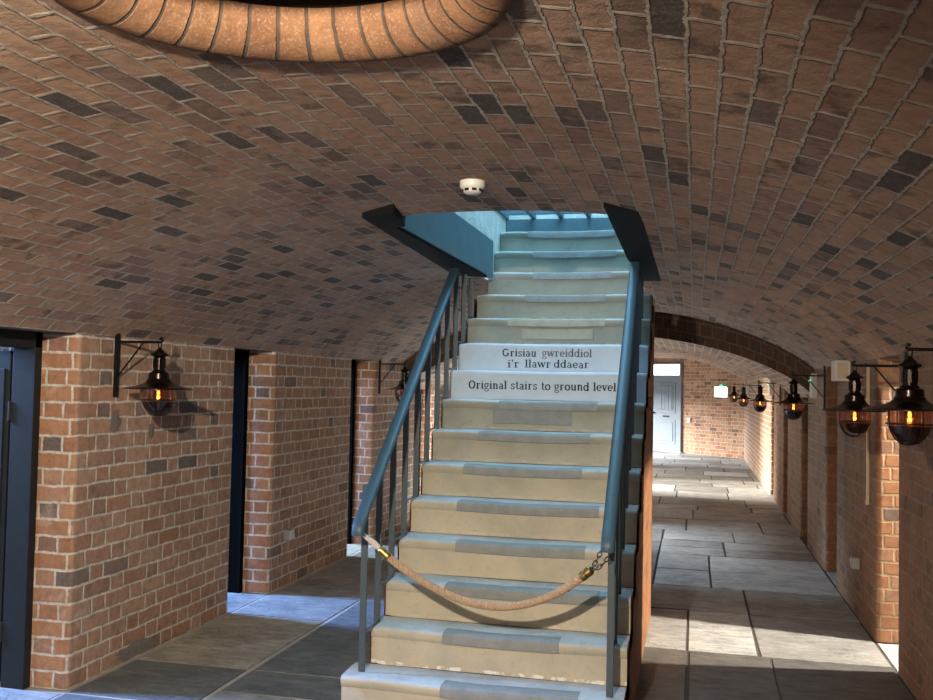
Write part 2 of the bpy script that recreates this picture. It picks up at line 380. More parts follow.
# ---- walls as piers with rounded brick corners
def rounded(path,r=.045,n=6):
    out=[]
    for i,p in enumerate(path):
        if 0<i<len(path)-1:
            a=Vector(path[i-1])-Vector(p); b=Vector(path[i+1])-Vector(p)
            a.normalize(); b.normalize(); P=Vector(p)
            A=P+a*r; B=P+b*r; c=P+a*r+b*r
            for k in range(n+1):
                t=k/n*PI/2
                out.append(tuple(c-b*r*math.cos(t)-a*r*math.sin(t)) )
        else: out.append(p)
    return out
def wall(name,path,z0,z1,mat,label,r=.035,u0=0):
    pts=rounded(path,r) if r else path
    mb=MB(); u=u0
    for a,b in zip(pts,pts[1:]):
        d=math.dist(a,b)
        mb.face([(*a,z0),(*b,z0),(*b,z1),(*a,z1)],[(u,z0),(u+d,z0),(u+d,z1),(u,z1)]); mb.mi[-1]=1 if (isinstance(mat,list) and abs(b[0]-a[0])>abs(b[1]-a[1])) else 0; u+=d
    return struct(name,mb,mat,label)
LD=-3.75; RDp=1.80
LOPEN=[(3.58,4.272),(6.01,6.63),(8.31,8.97),(10.42,11.35),(12.6,13.2),(15.5,16.5),(18.0,19.0),(21.8,25.4)]
ROPEN=[(3.52,4.2),(5.935,6.60),(8.36,9.04),(10.42,11.05),(12.6,13.2),(14.75,15.36)]
def piers(opens,y0,y1):
    e=[y0]+[v for o in opens for v in o]+[y1]; return list(zip(e[0::2],e[1::2]))
for i,(a,b) in enumerate(piers(LOPEN,YB,28.4)):
    p=[(XL,a)] if i==0 else [(LD,a),(XL,a)]
    p+= [(XL,b)] if i==len(LOPEN) else [(XL,b),(LD,b)]
    nm='wall_left'
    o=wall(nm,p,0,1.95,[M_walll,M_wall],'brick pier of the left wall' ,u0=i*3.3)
    if i==1:
        pier=o
for i,(a,b) in enumerate(piers(ROPEN,YB,23.28)):
    p=[(XR,a)] if i==0 else [(RDp,a),(XR,a)]
    p+= [(XR,b)] if i==len(ROPEN) else [(XR,b),(RDp,b)]
    wall('wall_right',p,0,1.95,[M_walll,M_wall] if i==len(ROPEN) else [M_wallr,M_reva if i==2 else M_revr],'brick pier of the right wall',u0=i*2.9+.7)  # shade put into the dark reveals; last pier paler to look lit
wall('wall_back',[(XL,YB),(XR,YB)],0,2.5,M_wall,'brick wall closing the vault behind',r=0)
wall('wall_end',[(1.4,24.4-1.4),(-3.6,24.4+3.6)],0,2.6,M_end,'pale brick end wall set at an angle',r=0)
# lintels over the openings (flat heads) and the grey mortar line where vault meets wall
def boxstruct(name,b,mat,label,**k):
    mb=MB(); mb.box(*b); return struct(name,mb,mat,label,**k)
n=2
for a,b in LOPEN:
    boxstruct('trim_%d'%n,(LD,XL-.003,a-.02,b+.004,1.834,1.96),M_lime if n==2 else M_headshade,'grey mortared head over a left doorway'); n+=1
for a,b in ROPEN:
    boxstruct('trim_%d'%n,(XR+.003,RDp,a-.004,b+.004,1.832,1.96),M_headshade,'mortared head over a right doorway'); n+=1
# outer back planes closing the pier backs
for (a,b) in piers(LOPEN,YB,28.4):
    boxstruct('wall_outer',(LD-.02,LD,a,b,0,1.95),M_lime,'outer face of a left pier')
for (a,b) in piers(ROPEN,YB,23.28):
    boxstruct('wall_outer',(RDp,RDp+.02,a,b,0,1.95),M_lime,'outer face of a right pier')

# cement repairs on the first left pier
def blob(name,parent,x,y,z,ry,rz,mat,seed):
    rr=random.Random(seed); mb=MB(); P=[]
    for k in range(26):
        a=2*PI*k/26; m=.75+.4*rr.random()
        P.append((x,y+ry*m*math.cos(a),max(.004,z+rz*m*math.sin(a))))
    c=(x+.004,y,z)
    for k in range(26): mb.face([c,P[k],P[(k+1)%26]])
    return tag(mb.build(name,mat,parent),'smear of grey cement')
blob('cement_patch',pier,XL+.001,4.88,.05,.19,.05,M_cement,1)
blob('cement_patch',pier,XL+.001,4.62,1.36,.05,.07,M_lime,2)
blob('cement_patch',pier,XL+.001,4.98,1.30,.035,.05,M_lime,3)

# ---- brick arch across the passage
ICR,ISP=.62,1.545
def iz(x):
    t=min(1,abs((x-CX)/HS)); return ISP+ICR*(max(0,1-t**2.1))**.75
AY0,AY1=9.9,12.2
mb=MB(); K=64; u=0
xa=[CX-HS*math.cos(PI*i/K) for i in range(K+1)]
for a,b in zip(xa,xa[1:]):
    d=math.hypot(b-a,iz(b)-iz(a))
    ta,tb=vz(a)+.02,vz(b)+.02
    mb.face([(a,AY0,iz(a)),(b,AY0,iz(b)),(b,AY0,tb),(a,AY0,ta)],[(u,0.02),(u+d,0.02),(u+d,.02+(tb-iz(b))*.86),(u,.02+(ta-iz(a))*.86)])
    mb.face([(a,AY1,iz(a)),(b,AY1,iz(b)),(b,AY1,tb),(a,AY1,ta)],[(u,0),(u+d,0),(u+d,tb-iz(b)),(u,ta-iz(a))])
    u+=d
struct('trim_20',mb,M_arch,'double ring of dark bricks facing the cross arch',smooth=30)
mb=MB(); u=0
for a,b in zip(xa,xa[1:]):
    d=math.hypot(b-a,iz(b)-iz(a))
    mb.face([(a,AY0,iz(a)),(b,AY0,iz(b)),(b,AY1,iz(b)),(a,AY1,iz(a))],[(0,u),(0,u+d),(AY1-AY0,u+d),(AY1-AY0,u)]); u+=d
struct('trim_21',mb,M_soff,'mortar smeared soffit of the cross arch',smooth=30)

# ------------------------------------------------------------------ floor of flagstones
fl=MB(); rs=random.Random(11)
def stone(x0,x1,y0,y1,col,g=.006,lift=0):
    j=lambda:rs.uniform(-.010,.010)
    if x1<-1.2: g=.010
    P=[(x0+g+j()*.5,y0+g+j()),(x1-g+j()*.5,y0+g+j()),(x1-g+j()*.5,y1-g+j()),(x0+g+j()*.5,y1-g+j())]
    z=rs.uniform(-.0015,.0015); h=.008; b=.006
    cx=(x0+x1)/2; cy=(y0+y1)/2
    T=[(x+(b if x<cx else -b),y+(b if y<cy else -b),z) for x,y in P]; B=[(x,y,z-h) for x,y in P]
    fl.face(T,col=col)
    for k in range(4): fl.face([B[k],B[(k+1)%4],T[(k+1)%4],T[k]],col=tuple(c*.6 for c in col))
DK=(0.144,0.159,0.168); MD=(0.276,0.283,0.282); BF=(0.414,0.395,0.336); LG=(0.414,0.437,0.444)
def jit(c): 
    k=rs.uniform(.85,1.15); return tuple(min(1,v*k) for v in c)
# left aisle
XA,XB,XC=-4.6,-2.38,-1.45
L1=[(-2.6,-1.4),(-1.4,-.3),(-.3,.9),(.9,2.1),(2.1,3.3),(3.3,4.25),(4.25,4.87),(4.87,5.99),(5.99,6.66),(6.66,7.5),(7.5,8.3),(8.3,8.98),(8.98,10.2)]
for k,(a,b) in enumerate(L1):
    c=DK if k==6 else BF if k==7 else MD if k in(8,9) else rs.choice([DK,MD,BF])
    stone(-3.09 if k not in (5,8,11) else -3.09,XB,a,b,jit(c))
    if k in (5,8,11): stone(-3.7,-3.09,a,b,jit(MD)); stone(-4.6,-3.7,a,b,jit(MD))
L2=[(-2.6,-1.6),(-1.6,-.2),(-.2,1.1),(1.1,2.4),(2.4,3.6),(3.6,4.51),(4.51,4.88),(4.88,6.64),(6.64,7.7),(7.7,8.9),(8.9,10.2)]
for k,(a,b) in enumerate(L2):
    c=DK if k in (5,6,7) else rs.choice([DK,MD])
    if k==5: stone(XB,-1.93,a,b,jit(MD)); stone(-1.93,XC,a,b,jit(DK))
    else: stone(XB,XC,a,b,jit(c))
# centre, below and in front of the stair
for a,b in [(-2.6,-1),(-1,.6),(.6,2.0),(2.0,3.4),(3.4,4.6),(4.6,7.1),(7.1,8.0),(8.0,9.5),(9.5,10.2)]:
    stone(XC,-.32 if b<8 else -.32,a,b,jit(rs.choice([DK,MD])))
# right aisle
R=[(-2.6,-1.2,(.3,)),(-1.2,.2,(-.1,.7)),(.2,1.7,(.35,)),(1.7,3.3,(.1,.6)),(3.3,4.7,(.4,)),(4.7,6.02,(-.02,.46)),(6.02,7.12,(-.03,.40)),(7.12,7.98,(.40,)),(7.98,8.72,(.15,)),(8.72,9.5,(.15,)),(9.5,9.97,(.31,)),(9.97,10.4,(.31,)),(10.4,11.1,(.43,))]
for a,b,cs in R:
    e=[-.32,*cs,XR]
    for p,q in zip(e,e[1:]):
        c=rs.choice([MD,LG,LG]) if b>5 else rs.choice([DK,MD])
        if a>4.6 and b<6.1: c=(.13,.128,.122) if q<1 else (.10,.10,.10)  # dark tone paints the shadow over the near right-hand stones
        stone(p,q,a,b,jit(c))
for a,b in ROPEN[:3]: stone(XR,1.85,a,b,jit(LG))
# beyond the arch
y=10.2
while y<28:
    h=rs.uniform(.5,1.0); e=[-4.0 if y>11.1 else -4.0]; 
    while e[-1]<(1.9 if y>11.1 else -.32): e.append(e[-1]+rs.uniform(.6,1.2))
    e[-1]=1.9 if y>11.1 else -.32
    if y<11.1: h=min(h,11.1-y+1e-6)
    for p,q in zip(e,e[1:]): stone(p,q,y,y+h,jit(rs.choice([MD,LG,LG])))
    y+=h
struct('floor',fl,M_floor,'worn flagstones in slate grey and buff',merge=False)
boxstruct('floor_bed',(-4.7,-1.2,-2.7,28.6,-.1,-.004),plain('joint mortar',(.42,.39,.34),.95,bump=.4,scale=20),'pale mortar between the flagstones')
boxstruct('floor_bed',(-1.2,1.9,-2.7,28.6,-.1,-.006),plain('dark joint dirt',(.07,.062,.055),.95,bump=.4,scale=20),'dark dirt in the joints of the passage floor')
boxstruct('ground',(-14,14,-10,40,-.3,-.12),M_out,'ground outside the casemate')

# ------------------------------------------------------------------ staircase
SLX,SRX=-1.578,-.2975
stair=thing('staircase','beige painted stone staircase with two white lettered risers rising through the vault','staircase',(0,Y1,0))
PR=random.Random(4)
patches={2:(-1.20,-.62,0),3:(-1.25,-.45,0),4:(-1.25,-.55,0),5:(-1.3,-.5,0),6:(-1.32,-.62,0),7:(-1.28,-.6,0),8:(-1.2,-.58,0),9:(-1.2,-.4,2),11:(-1.28,-.6,1),12:(-1.2,-.62,0),13:(-1.18,-.6,0),14:(-1.22,-.58,0),15:(-1.3,-.62,0),1:(-1.15,-.5,0)}
step_objs={}
for k in range(1,16):
    x0,x1=SLX,SRX
    if k==1: x0-=.075
    if k>=13: x0,x1=SX0+.004,SX1-.004
    elif k==12: x0=SX0-.03
    top=k*RISE; bot=0 if k==1 else (k-1)*RISE
    yf=(k-1)*GO; yb=yf+GO+.012
    mb=MB(); nx=18; rr=.020
    # worn front profile swept across the width: (y,z) outline
    def outline(t):
        w=math.exp(-((t-.5)/.3)**2)*.010*(1 if k not in (9,10) else .4)
        edge=.018*(max(0,1-t/.03)**2+max(0,1-(1-t)/.03)**2)
        y=yf+(edge if k<9 or k>10 else 0); tp=top-w-edge*.4
        lip=(0 if k in (9,10) else .014); pts=[(y+lip,bot),(y+lip,tp-.055),(y+lip*.3,tp-.042)]
        for q in range(5):
            a=q/4*PI/2; pts.append((y+rr-rr*math.cos(a),tp-rr+rr*math.sin(a)))
        pts+= [(yb,top-w*.3),(yb,bot)]
        return pts
    for i in range(nx):
        t0,t1=i/nx,(i+1)/nx; A,B=outline(t0),outline(t1); xa_,xb_=x0+(x1-x0)*t0,x0+(x1-x0)*t1
        for q in range(len(A)):
            r_=(q+1)%len(A)
            mb.face([(xa_,*A[q]),(xb_,*B[q]),(xb_,*B[r_]),(xa_,*A[r_])])
    mb.face([(x0,*p) for p in outline(0)]); mb.face([(x1,*p) for p in outline(1)][::-1])
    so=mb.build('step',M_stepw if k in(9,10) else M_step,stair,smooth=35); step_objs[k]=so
    if k in (9,10): so['label']='step with white painted riser'
    if k in patches:
        pa,pb,mt=patches[k]; mb=MB()
        h=.050 if mt!=2 else .014
        xs_=[pa+(pb-pa)*i/8 for i in range(9)]
        for xa_,xb_ in zip(xs_,xs_[1:]):
            q=[]
            for x in (xa_,xb_):
                t=(x-x0)/(x1-x0); w=math.exp(-((t-.5)/.3)**2)*.010
                q.append((x,top-w))
            e=.0025
            for seq in ([(yf+.012,-h-.004),(yf-e,-h)],[(yf-e,-h),(yf-e,-.018)],[(yf-e,-.018),(yf+.004,-.004)],[(yf+.004,-.004),(yf+.02,e)],[(yf+.02,e),(yf+.10,e)],[(yf+.10,e),(yf+.115,-.004)]):
                (ya,da),(yb_,db)=seq
                mb.face([(q[0][0],ya,q[0][1]+da),(q[1][0],ya,q[1][1]+da),(q[1][0],yb_,q[1][1]+db),(q[0][0],yb_,q[0][1]+db)])
        tag(mb.build('nosing_patch',[M_patch,M_patch2,M_stepw][mt],so,smooth=30),'rectangular repair let into the worn nosing')
        if mt==1:
            pass
# larger square repair let into the riser of the eleventh step
mb=MB(); mb.box(-1.18,-.68,10*GO+.006,10*GO+.02,11*RISE-.15,11*RISE-.075); tag(mb.build('riser_patch',M_patch2,step_objs[11],bevel=.006),'rectangular repair in the riser')
mb=MB(); mb.box(-1.24,-.74,7*GO+.006,7*GO+.02,8*RISE-.15,8*RISE-.05); tag(mb.build('riser_patch',M_patch,step_objs[8],bevel=.004),'grey repair slab in the riser')

# brick flank of the stair (right and left) and its back
def flank(x,label):
    mb=MB(); yend=6.88-Y1
    for k in range(1,13):
        ya=(k-1)*GO+.016; yb=min(k*GO+.016,yend); zt=k*RISE-.03
        if k==12: yb=yend
        P=[(x,ya,0),(x,yb,0),(x,yb,zt),(x,ya,zt)]
        mb.face(P,[(p[1],p[2]) for p in P])
    return mb.build('brick_flank',M_sbrick,stair,merge=False)
flank(SRX+.014,'r'); flank(SLX-.003,'l')
mb=MB(); P=[(SLX,6.88-Y1,0),(SRX+.014,6.88-Y1,0),(SRX+.014,6.88-Y1,2.2),(SLX,6.88-Y1,2.2)]
mb.face(P,[(p[0],p[2]) for p in P]); mb.build('back_panel',M_sbrick,stair)

# ------------------------------------------------------------------ painted lettering (slab serif strokes)
def arc(cx,cy,rx,ry,a0,a1,n=14): return [(cx+rx*math.cos(math.radians(a0+(a1-a0)*i/n)),cy+ry*math.sin(math.radians(a0+(a1-a0)*i/n))) for i in range(n+1)]
TK,TN,SF=.21,.11,.10
def glyph(ch):
    """list of (polyline,width) with x-height 1, cap height 1.42; advance"""
    G=[];
    def serif(x,y,w=.42): G.append(([(x-w/2,y),(x+w/2,y)],SF))
    if ch=='O': G+= [(arc(.62,.71,.46,.64,0,360,28),.2)]; return G,1.28
    if ch=='G': G+= [(arc(.62,.71,.46,.64,48,330,22),.2),([(1.02,.62),(1.02,.12)],TK)]; serif(.98,.62,.5); G.append(([(1.0,1.35),(1.0,1.0)],.09)); return G,1.36
    if ch=='o': G+= [(arc(.46,.5,.34,.44,0,360,24),.19)]; return G,.94
    if ch=='r':
        G+= [([(.28,0),(.28,1)],TK),(arc(.52,.6,.24,.34,180,60,8),.13),([(.62,.86),(.7,.8)],.2)]; serif(.28,.05,.5); G.append(([(.06,.95),(.3,.95)],SF)); return G,.84
    if ch=='i': G+= [([(.26,0),(.26,1)],TK)]; serif(.26,.05,.48); G.append(([(.04,.95),(.28,.95)],SF)); G.append(([(.16,1.3),(.36,1.3)],.2)); return G,.54
    if ch=='l': G+= [([(.26,0),(.26,1.45)],TK)]; serif(.26,.05,.48); G.append(([(.04,1.4),(.28,1.4)],SF)); return G,.54
    if ch=="'": G+= [([(.2,1.45),(.16,1.05)],.17)]; return G,.38
    if ch=='s': G+= [([(.62,.72),(.58,.86),(.42,.93),(.24,.88),(.16,.74),(.22,.6),(.4,.5),(.58,.4),(.66,.26),(.58,.12),(.4,.06),(.2,.12),(.13,.3)],.16),([(.64,.96),(.64,.7)],.07),([(.12,.04),(.12,.3)],.07)]; return G,.8
    if ch=='a': G+= [([(.64,.02),(.64,.68),(.56,.86),(.4,.93),(.24,.88),(.17,.76)],.17),(arc(.38,.28,.24,.22,0,360,18),.15),([(.62,.05),(.84,.05)],SF)]; return G,.88
    if ch=='u': G+= [([(.26,1),(.26,.3),(.34,.12),(.48,.06),(.64,.14),(.74,.3)],.18),([(.76,0),(.76,1)],TK),([(.04,.95),(.3,.95)],SF),([(.54,.95),(.8,.95)],SF),([(.76,.05),(.98,.05)],SF)]; return G,1.04
    if ch=='n': G+= [([(.26,0),(.26,1)],TK),([(.28,.72),(.4,.88),(.56,.93),(.7,.84),(.76,.66),(.76,0)],.18),([(.04,.95),(.28,.95)],SF)]; serif(.26,.05,.44); serif(.76,.05,.44); return G,1.04
    if ch=='d': G+= [(arc(.42,.5,.3,.43,0,360,20),.17),([(.74,0),(.74,1.45)],TK),([(.5,1.4),(.76,1.4)],SF),([(.74,.05),(.96,.05)],SF)]; return G,1.02
    if ch=='e': G+= [(arc(.45,.5,.33,.43,5,320,20),.17),([(.14,.52),(.78,.52)],.15)]; return G,.9
    if ch=='g': G+= [(arc(.42,.62,.27,.31,0,360,18),.15),(arc(.44,-.2,.33,.21,0,360,18),.12),([(.28,.34),(.22,.2),(.3,.08),(.56,0)],.12),([(.62,.86),(.84,.98)],.12)]; return G,.9
    if ch=='w': G+= [([(.14,.95),(.38,.05)],.2),([(.38,.05),(.66,.95)],TN),([(.66,.95),(.9,.05)],.2),([(.9,.05),(1.14,.95)],TN)]; serif(.14,.95,.38); serif(.66,.95,.3); serif(1.14,.95,.36); return G,1.3
    if ch=='v': G+= [([(.14,.95),(.44,.05)],.2),([(.44,.05),(.72,.95)],TN)]; serif(.14,.95,.38); serif(.72,.95,.36); return G,.88
    if ch=='t': G+= [([(.3,1.32),(.3,.24),(.38,.1),(.5,.07),(.62,.14)],.18),([(.06,.95),(.56,.95)],SF)]; return G,.66
    return [],.55
def letters(mb,txt,x0,x1,zb,xh,y,mi):
    adv=sum(glyph(c)[1] for c in txt); sx=(x1-x0)/adv; x=x0; rj=random.Random(len(txt))
    for c in txt:
        G,a=glyph(c); dz=rj.uniform(-.0012,.0012)
        for pl,w in G:
            P=[Vector((x+px*sx,zb+dz+pz*xh)) for px,pz in pl]; closed=len(P)>8 and (P[0]-P[-1]).length<1e-6
            off=[]
            for i,p in enumerate(P):
                if closed: t=P[(i+1)%(len(P)-1)]-P[(i-1)%(len(P)-1)]
                else: t=P[min(i+1,len(P)-1)]-P[max(i-1,0)]
                t.normalize(); nn=Vector((-t.y,t.x)); hw=w*xh*.5*(1.30 if abs(t.y)>.7 else .95)
                off.append((p+nn*hw,p-nn*hw))
            for (a0,a1),(b0,b1) in zip(off,off[1:]):
                mb.face([(q.x,y,q.y) for q in (a0,a1,b1,b0)],mi=mi)
        x+=a*sx
yE=8*GO-.0015; yW=9*GO-.0015
def lettered_line(words_,z0,z1,y,k,label):
    xa=min(w[1] for w in words_)-.025; xb=max(w[2] for w in words_)+.025
    mb=MB(); mb.face([(xa,y+.0006,z0),(xb,y+.0006,z0),(xb,y+.0006,z1),(xa,y+.0006,z1)])
    for t,x0,x1,zb,xh,mi in words_: letters(mb,t,x0,x1,zb,xh,y,mi)
    tag(mb.build('lettering',[M_stepw,M_ink,M_fade],step_objs[k],merge=False),label)
lettered_line([('Original stairs to ground level',-1.452,-.482,1.581,.038,1)],1.562,1.645,yE,9,'black serif English lettering on white paint')
lettered_line([('Grisiau',-1.272,-1.035,1.803,.037,1),('gwreiddiol',-1.0,-.662,1.804,.037,2)],1.787,1.866,yW,10,'upper Welsh line, its second word faded grey')
lettered_line([("i'r",-1.235,-1.15,1.728,.037,1),('llawr',-1.115,-.935,1.729,.037,1),('ddaear',-.918,-.68,1.730,.037,1)],1.716,1.785,yW,10,'lower Welsh line in black')

# ------------------------------------------------------------------ balustrades
def balustrade(X,sgn,label):
    bal=thing('balustrade',label,'railing',(X,Y1,0))
    k_=RISE/GO; Z0=.963 if sgn<0 else .956; ye=1.74 if sgn<0 else 1.56; lean=-.020 if sgn<0 else 0; xo=.040 if sgn<0 else 0
    if sgn<0: k_=.775
    fx=lambda y: xo+lean*max(0,y+.11)
    path=[(xo,-.150,Z0-.072),(xo,-.152,Z0-.06),(xo,-.150,Z0-.045),(xo,-.142,Z0-.030),(xo,-.128,Z0-.014)]
    y=-.11
    while y<ye+.001: path.append((fx(y),y,Z0+(y+.11)*k_)); y+=.05
    w=.031
    sec=[(-w,-.006),(-w*.93,.006),(-w*.6,.013),(0,.016),(w*.6,.013),(w*.93,.006),(w,-.006),(w*.9,-.012),(-w*.9,-.012)]
    mb=MB(); mb.sweep(path,sec,(1,0,0)); mb.build('handrail',M_rail,bal,smooth=50)
    for k in range(1,12):
        yk=(k-1)*GO+(.085 if sgn<0 else .06); zt=Z0+(yk+.11)*k_-.012; zb=k*RISE+.0005
        if zb>2.3: break
        zt=min(zt,2.375); dxx=0
        SH=Matrix(((1,0,dxx/(zt-zb),-dxx/(zt-zb)*zb),(0,1,0,0),(0,0,1,0),(0,0,0,1)))
        bx_=-.008 if sgn<0 else 0
        mb=MB(); mb.box(bx_-.016,bx_+.016,yk-.007,yk+.007,zb,zt)
        o=mb.build('newel_post' if k==1 else 'baluster',M_bar,bal,bevel=.002)
        if k>1:
            mb=MB(); z=k*RISE+.010
            yp=yk-GO
            mb.tube([(0,yk-.006,z+.004),(0,yk-.05,z-.004),(0,yp+.04,z-.006),(0,yp+.012,z-.016),(0,yp+.006,z-.03)],.0055,8)
            mb.build('stay_bar',M_bar,o,smooth=40)
    return bal
balL=balustrade(-1.562,-1,'blue grey steel balustrade on the open edge beside the left brick piers')
balR=balustrade(-.362,1,'blue grey steel balustrade on the edge beside the lantern-lit passage')

# ------------------------------------------------------------------ rope barrier
rope=thing('rope_barrier','twisted hemp rope with brass ends slung between the newel posts','rope',(0,4.27,0))
A=Vector((-1.40,0,.77)); B=Vector((-.475,0,.752))
def cat(t):
    x=A.x+(B.x-A.x)*t
    pts=[(0,.79),(.17,.692),(.38,.614),(.585,.592),(.78,.632),(.92,.70),(1,.757)]
    z=0
    # smooth interpolation through measured sag
    for i,(a,za) in enumerate(pts):
        L_=1
        for j,(b,_) in enumerate(pts):
            if i!=j: L_*=(t-b)/(a-b)
        z+=za*L_
    return Vector((x,0.0,z))
mb=MB(); NS=210
for s in range(3):
    P=[]
    for i in range(NS+1):
        t=i/NS; p=cat(t); tan=(cat(min(1,t+.005))-cat(max(0,t-.005))).normalized(); nn=Vector((0,1,0)); bb=tan.cross(nn)
        a=2*PI*(i/NS*19+s/3); P.append(p+(nn*math.cos(a)+bb*math.sin(a))*.0106)
    mb.tube(P,.0090,8)
mb.build('cord',M_rope,rope,smooth=60)
def ferrule(t,d):
    p=cat(t); tan=(cat(min(1,max(0,t+.01)))-cat(min(1,max(0,t-.01)))).normalized()*d
    mb=MB(); q=[0,.004,.010,.026,.029,.033,.036,.058,.064,.068]; r=[.018,.0205,.0215,.0215,.0185,.0185,.0215,.0215,.017,.008]
    mb.tube([p+tan*(x-.015) for x in q],r,16)
    mb.build('ferrule',M_brass,rope,smooth=30)['label']='brass ferrule'
    return p+tan*.035
eA=ferrule(0,-1); eB=ferrule(1,1)
def chain(p,q,n,name='chain',mat=None,sag=.01):
    mb=MB(); p,q=Vector(p),Vector(q)
    for i in range(n):
        t=(i+.5)/n; c=p.lerp(q,t)-Vector((0,0,sag*4*t*(1-t))); d=(q-p).normalized(); L_=(q-p).length/n*.74
        side=Vector((0,1,0)) if i%2 else d.cross(Vector((0,1,0))).normalized()
        mb.tube([c+d*L_*math.cos(a)+side*.0085*math.sin(a) for a in [2*PI*k/14 for k in range(15)]],.0028,6,caps=False)
    return mb.build(name,mat or M_chain,rope,smooth=60)
mb=MB(); s0=eA; e0=Vector((-1.528,-.03,.905)); mb.tube([s0,s0.lerp(e0,.35)+Vector((0,0,.004)),s0.lerp(e0,.7)-Vector((0,0,.002)),e0],[.012,.015,.011,.006],10); mb.build('tape_wrap',M_wrap,rope,smooth=60)
chain(eB,(-.385,-.045,.90),6); chain(eB,(-.352,.10,.86),6,sag=.02)

# ------------------------------------------------------------------ lining of the stair opening
ZB=2.402
def plate(name,poly,z0,z1,mat,label):
    mb=MB(); n_=len(poly)
    mb.face([(x,y,z0) for x,y in poly]); mb.face([(x,y,z1) for x,y in poly][::-1])
    for k in range(n_):
        a,b=poly[k],poly[(k+1)%n_]; mb.face([(*a,z0),(*b,z0),(*b,z1),(*a,z1)])
    return struct(name,mb,mat,label)
plate('trim_30',[(-1.53,4.17),(-1.34,4.06),(-1.395,4.42),(-1.460,4.47),(-1.462,6.6),(-1.665,6.45)],2.379,2.45,M_blackplate,'black steel soffit plate along the open side of the stairwell')
plate('trim_31',[(-.388,4.05),(-.25,4.19),(-.215,5.2),(-.205,5.9),(-.232,6.9),(-.36,6.9),(-.40,5.7)],2.379,2.45,M_blackplate,'black steel soffit plate above the other handrail')
boxstruct('trim_32',(SX0,-1.451,4.45,6.76,ZB-.006,2.665),M_teal,'teal painted cheek plate of the stairwell')
boxstruct('trim_33',(SX1-.004,SX1+.012,4.36,7.6,2.42,2.665),M_teal,'dark teal cheek plate facing it')
boxstruct('wall_shaft_left',(SX0-.06,SX0-.001,4.34,7.75,2.44,3.02),M_plast,'pale plaster side of the stairwell')
boxstruct('wall_shaft_right',(SX1+.012,SX1+.06,4.34,7.75,2.45,3.02),M_plast,'pale plaster side of the stairwell')
boxstruct('wall_shaft_front',(SX0-.05,SX1+.05,4.30,4.347,2.445,3.02),M_sbrick,'brick front of the stairwell')
boxstruct('wall_shaft_back',(SX0-.05,SX1+.05,7.66,7.75,2.44,3.02),M_plast,'back of the stairwell')
boxstruct('trim_34',(SX0,SX1,7.60,7.66,2.83,2.975),M_teal,'teal beam at the head of the stairs')
# glazed hatch over the stairwell
wn=empty('window_1',(0,0,0)); wn['kind']='structure'; wn['label']='teal glazed hatch of square panes over the stairwell'
mb=MB()
gx=[SX0+.0+(SX1-SX0)*i/5 for i in range(6)]; gy=[4.35+i*.222 for i in range(16)]
for x in gx: mb.box(x-.016,x+.016,4.34,7.70,2.985,3.03)
for y in gy: mb.box(SX0,SX1,y-.016,y+.016,2.987,3.028)
mb.build('window_frame',M_teal,wn,merge=False)
mb=MB(); mb.box(SX0,SX1,4.35,7.69,3.006,3.010); mb.build('window_pane',M_pane,wn)

# ------------------------------------------------------------------ doorways on the left: frames and open leaves
M_doorshade=plain('door paint in shade',(.006,.006,.006),1.0,var=.2,spec=0)  # same door paint with shade put into it, for the farther doorways
M_door1=plain('slate door paint',(.017,.019,.020),.6,var=.3,scale=9,bump=.12,spec=.2)
def left_doorway(a,b,idx):
    M_door=M_door1 if idx==1 else M_doorshade
    d=empty('door_%d'%idx,(-3.38,b,0)); d['kind']='structure'; d['label']='dark slate painted doorway in the left wall with its leaf swung outward'
    # far jamb flush with the reveal, near jamb, head
    mb=MB(); mb.box(-.075,.06,-.052,.004,0,1.834); mb.build('door_frame',M_door,d,bevel=.003)
    mb=MB(); mb.box(-.075,.06,-(b-a)-.004,-(b-a)+.04,0,1.834); mb.build('door_frame',M_door,d,bevel=.003)
    mb=MB(); mb.box(-.075,.06,-(b-a),0,1.75,1.834); mb.build('door_head',M_door,d,bevel=.003)
    mb=MB(); mb.box(-.68,-.092,-.046,-.004,.02,1.735)
    # boards
    for k in range(4):
        mb.box(-.66+k*.14,-.54+k*.14,-.054,-.04,.12,1.64)
    lf=mb.build('door_leaf',M_door,d,bevel=.003)
    for z in (.28,1.42):
        mb=MB(); mb.tube([(-.083,-.05,z-.05),(-.083,-.05,z+.05)],.010,10); mb.build('hinge',M_door,lf,smooth=40)
    mb=MB(); mb.box(-.62,-.60,-.085,-.05,.88,1.02); mb.build('door_handle',M_black,lf,bevel=.004)
for i,(a,b) in enumerate(LOPEN[:5]): left_doorway(a,b,i+1)
# closed timber doors in the right hand recesses (the lit one is open)
for i,(a,b) in enumerate(ROPEN):
    if i==1: continue
    d=empty('door_%d'%(i+20),(1.5,(a+b)/2,0)); d['kind']='structure'; d['label']='dark timber door closing a right wall recess'
    w=(b-a)/2
    mb=MB(); mb.box(0,.05,-w,w,0,1.81); lf=mb.build('door_leaf',M_wood,d)
    mb=MB()
    for k in range(5): mb.box(-.012,.0,-w+.03+k*(2*w-.04)/5,-w+.02+(k+1)*(2*w-.04)/5,.05,1.75)
    mb.build('door_board',M_wood,d,bevel=.003)
    mb=MB(); mb.tube([(-.05,w-.12,.95),(-.012,w-.12,.95)],.018,10); mb.build('door_knob',M_black,d,smooth=40)

